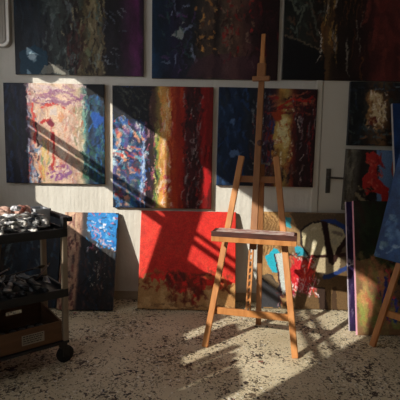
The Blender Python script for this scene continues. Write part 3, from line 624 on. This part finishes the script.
for sx_ in (-1, 1):
    for sy_ in (-1, 1):
        MB().box((sx_ * (hx - .018) - .017, sy_ * (hy - .018) - .017, .14), (sx_ * (hx - .018) + .017, sy_ * (hy - .018) + .017, TZ), bev=.006).build('post', M_POST, cart)
        cs = MB(); cs.box((sx_ * (hx - .03) - .02, sy_ * (hy - .03) - .02, .098), (sx_ * (hx - .03) + .02, sy_ * (hy - .03) + .02, .136)); cx_, cy_ = sx_ * (hx - .03) + .012, sy_ * (hy - .03)
        cs.box((cx_ - .02, cy_ - .021, .045), (cx_ + .02, cy_ - .017, .10)).box((cx_ - .02, cy_ + .017, .045), (cx_ + .02, cy_ + .021, .10)); co_ = cs.build('caster', M_CAST, cart)
        MB().tube([(.03, -.014), (.050, -.013), (.054, -.008), (.054, .008), (.050, .013), (.03, .014)], align((cx_, cy_, .054), (cx_, cy_ + 1, .054)), 24).build('wheel', M_RUB, co_, True)
for s in (-1, 1):
    g = MB(); x = s * hx
    g.box((x - .03 if s > 0 else x, -hy, TZ + .03), (x if s > 0 else x + .03, -hy + .04, TZ + .1), bev=.006)
    g.box((x - .03 if s > 0 else x, hy - .04, TZ + .03), (x if s > 0 else x + .03, hy, TZ + .1), bev=.006)
    g.box((min(x, x + s * .035), -hy, TZ + .07), (max(x, x + s * .035), hy, TZ + .1), bev=.008)
    g.build('push_handle', M_BLK, cart)
CM = Matrix.Translation(ctr) @ Matrix.Rotation(YAW, 4, 'Z')

# paint tubes
rnd = random.Random(5)
M_TW = mat('white_tube_foil', 'eae8e4', .4, 'd8d6d2', 25); M_TG = mat('grey_tube_foil', '8c8c8a', .3, 'a8a8a6', 20, metallic=.4)
M_TD = mat('dark_tube_label', '1c1e22', .4, '303236', 14); M_TLG = mat('tube_label_grey', '8c8c90', .5, 'dcdcdc', 30, contrast=(.45, .55)); M_TL = mat('dim_tube_label', '3c3e42', .5, '2c2e30', 20); M_TP = mat('pinkish_tube', 'c8a494', .5, 'ecd8cc', 16, bump=.3); M_CAPW = mat('white_cap', 'e0dcd4', .4); M_CAPB = mat('black_cap', '18181a', .4)
def tube_obj(m, mcap, mlab, seed, crump=.004, ln=.13):
    r = random.Random(seed); root = MB(); bm = root.bm; seg = 14; rings = []; n = 16
    twist = r.uniform(-.5, .5); bend = r.uniform(-.02, .02)
    for i in range(n + 1):
        t = i / n; rx = .017 + .006 * t; ry = .016 * (1 - t ** 1.4) + .0015
        rr = []
        for k in range(seg):
            a = 2 * math.pi * k / seg; jj = 1 + r.uniform(-1, 1) * crump / .018 * min(1, 3 * t)
            x = rx * math.cos(a) * jj; z = ry * math.sin(a) * jj; ct, st = math.cos(twist * t * .4), math.sin(twist * t * .4)
            rr.append(bm.verts.new((x * ct - z * st, .02 + ln * t, x * st + z * ct + bend * t * t)))
        rings.append(rr)
    for A, B in zip(rings, rings[1:]):
        for k in range(seg): bm.faces.new((A[k], A[(k + 1) % seg], B[(k + 1) % seg], B[k]))
    bm.faces.new(rings[0]); bm.faces.new(rings[-1][::-1])
    o = root.build('paint_tube', m, None, True)
    # printed band is a second material on the mesh's middle rings
    o.data.materials.append(mlab)
    for f in o.data.polygons:
        y = f.center.y - .02
        if .3 * ln < y < .72 * ln: f.material_index = 1
    MB().tube([(.010, .0), (.010, .018), (.008, .0195)], align((0, .0195, 0), (0, 0, 0))).build('cap', mcap, o, True)
    return o
protos = {'white': [tube_obj(M_TW, M_CAPW, M_TW, 1, .006), tube_obj(M_TW, M_CAPW, M_TLG, 2, .007)],
          'grey': [tube_obj(M_TG, M_CAPB, M_TD, 3, .005)], 'pink': [tube_obj(M_TP, M_CAPW, M_TP, 4, .008, .11)], 'dark': [tube_obj(M_TD, M_CAPB, M_TL, 6, .004), tube_obj(M_TD, M_CAPB, M_TD, 7, .004)]}
used = set()
def put_tube(kind, p, yaw, tilt, roll, label, group):
    pr = rnd.choice(protos[kind])
    if pr.name in used: o = copy_tree(pr)
    else: used.add(pr.name); o = pr
    o.matrix_world = CM @ Matrix.Translation(p) @ Euler((tilt, roll, yaw)).to_matrix().to_4x4() @ Matrix.Translation((0, -.085, 0))
    tag(o, label, 'paint tube', group)
LT = {'white': ('crumpled white paint tube in the pile on the top shelf of the cart', 'white paint tubes on the top shelf'),
      'grey': ('grey foil paint tube in the pile on the top shelf of the cart', 'grey paint tubes on the top shelf'),
      'pink': ('pinkish beige squeezed paint tube in the pile on the top shelf of the cart', 'pinkish paint tubes on the top shelf')}
for layer, (z, nx_, ny_) in enumerate(((TZ + .030, 11, 2), (TZ + .070, 10, 2), (TZ + .108, 9, 1))):
    for i in range(nx_):
        for j in range(ny_):
            x = -hx + .068 + (CL - .165) * (i + .5 * (layer % 2)) / max(nx_ - 1 + .5, 1); y = -hy + .108 + .165 * j if ny_ > 1 else -.075
            if x > hx - .16 and y > -.02: continue
            kd = rnd.choices(['white', 'grey', 'pink'], [7, 1, (0 if j == 0 else 3)])[0]
            put_tube(kd, (x, y + rnd.uniform(-.012, .012), z), rnd.choice([0, math.pi]) + rnd.uniform(-.12, .12) * (1 + 2 * layer), rnd.uniform(-.04, .04) * (1 + layer), rnd.uniform(-.3, .3), *LT[kd])
LD = ('dark paint tube lying in the heap on the middle shelf of the cart', 'dark paint tubes on the middle shelf')
LG = ('grey foil paint tube lying in the heap on the middle shelf of the cart', 'grey paint tubes on the middle shelf')
for layer, (z, nx_, ny_) in enumerate(((MZ + .026, 11, 2), (MZ + .064, 9, 2))):
    for i in range(nx_):
        for j in range(ny_):
            x = -hx + .068 + (CL - .165) * (i + .5 * (layer % 2)) / max(nx_ - 1 + .5, 1); y = -hy + .108 + .165 * j if ny_ > 1 else .0
            kd = rnd.choices(['dark', 'grey'], [9, 1])[0]
            put_tube(kd, (x, y + rnd.uniform(-.012, .012), z), rnd.choice([0, math.pi]) + rnd.uniform(-.12, .12) * (1 + 3 * layer), rnd.uniform(-.05, .05), rnd.uniform(-.3, .3), *(LD if kd == 'dark' else LG))

M_BR = mat('dark_brush_handle', '2c221c', .4, '3c2c22', 8); M_BRI = mat('brush_bristle', '5c4c38', .9, '3c3024', 30)
br0 = MB().tube([(.003, -.12), (.005, -.05), (.0045, .04), (.003, .05)], None, 10).build('paintbrush', M_BR, None, True)
MB().tube([(.0045, .045), (.006, .075)], None, 10).build('ferrule', M_STEEL, br0, True)
MB().tube([(.006, .075), (.008, .09), (.004, .11), (.001, .115)], None, 10, sx=1.3, sy=.5).build('bristles', M_BRI, br0, True)
for i in range(9):
    o = br0 if i == 0 else copy_tree(br0)
    o.matrix_world = CM @ Matrix.Translation((-hx + .10 + i * .072, -.06 + .10 * (i % 2), MZ + .105 + .012 * (i % 3))) @ Matrix.Rotation(rnd.uniform(-.9, .9) + (0 if i % 3 else 2.2), 4, 'Z') @ Matrix.Rotation(R(90) + rnd.uniform(-.18, .18), 4, 'Y')
    tag(o, 'dark paintbrush lying across the tubes on the middle shelf of the cart', 'paintbrush', 'paintbrushes on the middle shelf')

# crumpled rags and a pale box on the top shelf
def rag(m, seed, r0, label):
    bm = bmesh.new(); bmesh.ops.create_icosphere(bm, subdivisions=5, radius=r0); r = np.random.default_rng(seed)
    ks = r.normal(size=(9, 3)) * 62; ph = r.uniform(0, 6.28, 9)
    for v in bm.verts:
        n = v.co.normalized(); s_ = sum(abs(math.sin(float(ks[i] @ np.array(v.co)) + ph[i])) for i in range(9)) / 9
        v.co = n * r0 * (.25 + 1.2 * s_); v.co.z = v.co.z * .62
    me = bpy.data.meshes.new('paint_rag'); bm.to_mesh(me); bm.free(); me.materials.append(m)
    o = bpy.data.objects.new('paint_rag', me); COL.objects.link(o); tag(o, label, 'rag'); return o
M_RP = mat('pinkish_rag', 'c09484', .9, 'e0c4b4', 14); M_RW = mat('white_rag', 'dcdcdc', .9, 'c8c4d4', 14); M_RR = mat('brown_red_rag', '8c4c40', .9, 'd0a898', 20, contrast=(.4, .6))
for (m_, sd_, r_, p_, lb) in ((M_RR, 1, .05, (.205, .06, TZ + .122), 'reddish brown crumpled rag on the tube pile beside the pale box'),
                              (M_RP, 2, .046, (.10, .085, TZ + .122), 'pinkish crumpled rag on the tube pile left of the reddish one'),
                              (M_RW, 3, .026, (.13, -.07, TZ + .158), 'white crumpled rag at the front of the tube pile'),
                              (M_RP, 4, .042, (-.0, .085, TZ + .122), 'small beige crumpled rag further left on the tube pile')):
    o = rag(m_, sd_, r_, lb); o.matrix_world = CM @ Matrix.Translation(p_) @ Matrix.Rotation(sd_, 4, 'Z')
M_BOXP = mat('pale_plastic', 'c8ccd0', .4); M_BOXD = mat('blue_grey_label', '44586c', .5, '3a4c60', 9)
pb = thing('plastic_box', 'pale grey plastic box with blue-grey front at the back of the top shelf', 'box'); pb.matrix_world = CM @ Matrix.Translation((hx - .085, .075, TZ + .02)) @ Euler((0, 0, R(-90))).to_matrix().to_4x4()
b = MB(); b.box((-.08, -.035, -.0), (.08, .05, .006)); 
for a_, c_ in (((-.08, -.035, 0), (.08, -.030, .105)), ((-.08, .045, 0), (.08, .05, .105)), ((-.08, -.035, 0), (-.075, .05, .105)), ((.075, -.035, 0), (.08, .05, .105)), ((-.086, -.041, .098), (.086, -.030, .112)), ((-.086, .045, .098), (.086, .056, .112)), ((-.086, -.041, .098), (-.075, .056, .112)), ((.075, -.041, .098), (.086, .056, .112))): b.box(a_, c_)
b.build('tub', M_BOXP, pb); MB().box((-.066, -.038, .02), (.05, -.0352, .085), bev=.001).build('front_panel', M_BOXD, pb)

# crate on the bottom shelf
M_CRATE = mat('brown_crate_board', '5c4028', .75, '6c4c32', 5, stretch=(1, 1, 5), bump=.1)
M_CRIN = mat('crate_inside', '5a3c28', .8, '4a3020', 6)
def crate(x0, x1, label, withlabel):
    cr = thing('wooden_crate', label, 'crate'); cr.matrix_world = CM @ Matrix.Translation(((x0 + x1) / 2, 0, BZ + .001)); w_ = (x1 - x0) / 2; d_ = hy - .016; h_ = .125; t_ = .01; hb = .15
    MB().box((-w_, -d_ + t_, 0), (w_, d_ - t_, .008)).build('bottom', M_CRIN, cr)
    MB().box((-w_, -d_, 0), (w_, -d_ + t_, h_), bev=.002).build('front_board', M_CRATE, cr)
    bb = MB(); z0, z1 = hb - .05, hb - .025
    bb.box((-w_, d_ - t_, 0), (w_, d_, z0)).box((-w_, d_ - t_, z1), (w_, d_, hb)).box((-w_, d_ - t_, z0), (-.05, d_, z1)).box((.05, d_ - t_, z0), (w_, d_, z1)); bb.build('back_board', M_CRATE, cr)
    for s in (-1, 1):
        t = bmesh.new(); xs = sorted((s * w_, s * (w_ - t_)))
        prof = [(-d_ + t_, 0), (d_ - t_, 0), (d_ - t_, hb), (-d_ + t_, h_)]
        a = [t.verts.new((xs[0], y, z)) for y, z in prof]; b_ = [t.verts.new((xs[1], y, z)) for y, z in prof]
        t.faces.new(a); t.faces.new(b_[::-1])
        for i in range(4): t.faces.new((a[i], b_[i], b_[(i + 1) % 4], a[(i + 1) % 4]))
        m_ = MB(); m_._add(t); m_.build('side_board', M_CRATE, cr)
    if withlabel:
        M_L = mat('paper_label', '8c8474', .7, '9a9282', 8); M_INK = mat('label_ink', '3a342c', .8)
        l = MB().box((-.06, -d_ - .0015, .03), (.07, -d_ - .0002, .09)).build('paper_label', M_L, cr)
        ink = MB()
        for r_ in range(4):
            x = -.053
            while x < .055:
                wd_ = rnd.uniform(.006, .018); ink.box((x, -d_ - .002, .078 - r_ * .013), (min(x + wd_, .063), -d_ - .0014, .084 - r_ * .013)); x += wd_ + .004
        ink.build('print', M_INK, l)
    return cr
crate(-hx + .04, -.012, 'brown wooden crate at the left end of the bottom shelf', False)
crate(-.008, hx - .04, 'brown wooden crate with paper label on the right of the bottom shelf', True)
# bottles lying in the crates
M_BOT = mat('dark_bottle', '22262a', .35, '2c3034', 10); M_BOTL = mat('bottle_label', '6c6c68', .6)
bt = MB().tube([(.024, 0), (.026, .004), (.026, .11), (.012, .135), (.011, .15)], None, 20).build('paint_bottle', M_BOT, None, True)
MB().tube([(.0265, .03), (.0265, .09)], None, 20, caps=False).build('label', M_BOTL, bt, True); MB().tube([(.013, .1505), (.013, .168), (.011, .17)], None, 16).build('cap', M_CAPB, bt, True)
first = True
for x, where in ((-.30, 'brown crate without a label'), (-.24, 'brown crate without a label'), (-.17, 'brown crate without a label'), (-.10, 'brown crate without a label'), (.05, 'crate with the paper label'), (.11, 'crate with the paper label'), (.17, 'crate with the paper label'), (.23, 'crate with the paper label'), (.29, 'crate with the paper label')):
    o = bt if first else copy_tree(bt); first = False
    o.matrix_world = CM @ Matrix.Translation((x, -.09 + rnd.uniform(-.01, .01), BZ + .037)) @ Matrix.Rotation(rnd.uniform(-.08, .08), 4, 'Z') @ Matrix.Rotation(R(-90), 4, 'X')
    tag(o, 'dark paint bottle lying in the ' + where, 'bottle', 'paint bottles in the ' + where)

# ------------------------------------------------------------------ cabinet at top left
M_CAB = mat('enamelled_cabinet', 'a39c90', .35, 'aaa397', 3); M_RIM = mat('enamelled_rim', 'f4f0e6', .2)
def rounded(x0, z0, x1, z1, r, n=10):
    pts = []
    for cx_, cz_, a0 in ((x1 - r, z1 - r, 0), (x0 + r, z1 - r, 90), (x0 + r, z0 + r, 180), (x1 - r, z0 + r, 270)):
        for i in range(n + 1): a = R(a0 + 90 * i / n); pts.append((cx_ + r * math.cos(a), cz_ + r * math.sin(a)))
    return pts
def slab(pts, y0, y1):
    t = bmesh.new(); a = [t.verts.new((x, y0, z)) for x, z in pts]; b = [t.verts.new((x, y1, z)) for x, z in pts]; n = len(pts)
    t.faces.new(a); t.faces.new(b[::-1])
    for i in range(n): t.faces.new((a[i], b[i], b[(i + 1) % n], a[(i + 1) % n]))
    return t
cb = thing('wall_cabinet', 'white metal wall cabinet with rounded corner at the top left', 'cabinet', (-1.722, D, 2.142))
m_ = MB(); m_._add(slab(rounded(-.14, 0, .14, .72, .06), -.05, -.001)); m_.build('body', M_CAB, cb)
rm = MB(); pts = rounded(-.128, .012, .128, .708, .05)
for i in range(len(pts)):
    a, b_ = pts[i], pts[(i + 1) % len(pts)]
    rm.bar((a[0], -.055, a[1]), (b_[0], -.055, b_[1]), .020, .014, bev=0)
rm.build('rim', M_RIM, cb)
m_ = MB(); m_._add(slab(rounded(-.105, .035, .105, .685, .03), -.058, -.051))
for i in range(5): m_.box((-.08 + i * .04, -.061, .06), (-.074 + i * .04, -.058, .66))
m_.build('door_panel', M_CAB, cb)

# ------------------------------------------------------------------ unseen things added at the windows to cast floor streaks and a round shadow
M_CARD = mat('cardboard', '9c7c54', .8, '8c6c48', 5)
def blocker(y0_, y1_, h_, label):  # box added out of view to cut the sun into floor streaks
    o = MB().box((LX - .07, y0_, SILL), (LX - .01, y1_, SILL + h_), bev=.003).build('blocker', M_CARD)
    MB().box((LX - .068, (y0_ + y1_) / 2 - .012, SILL + h_), (LX - .012, (y0_ + y1_) / 2 + .012, SILL + h_ + .001)).build('tape', mat('parcel_tape', 'b8a070', .4), o)
    return tag(o, label, 'box')
blocker(1.375, 1.50, .20, 'long cardboard carton added on the window sill to cut the sunlight, farthest from the camera')
blocker(1.0, 1.19, .27, 'cardboard carton added on the window sill to cut the sunlight, second from the far end')
blocker(.805, .835, .26, 'narrow cardboard carton added in the middle of the window sill to cut the sunlight')
blocker(.70, .75, .24, 'narrow cardboard carton added nearer than the middle one on the window sill to cut the sunlight')
blocker(.62, .655, .24, 'thinnest cardboard carton added on the window sill to cut the sunlight')
blocker(.32, .56, .24, 'large cardboard carton added at the near end of the window sill to cut the sunlight')
hg = thing('shadow_ball', 'round dark ornament added in the top corner of the far window to cast a round shadow', 'gobo', (LX - .06, 3.125, 2.385))
b_ = MB(); b_.tube([(.004, -.085), (.05, -.068), (.08, -.03), (.086, 0), (.08, .03), (.05, .068), (.004, .085)], None, 24); b_.build('ball', mat('dark_glazed_clay', '2c3438', .3), hg, True)  # unseen ball added to throw a small round shadow
MB().tube([(.0015, .08), (.0015, .124)], None, 8).build('cord', M_BLK, hg)
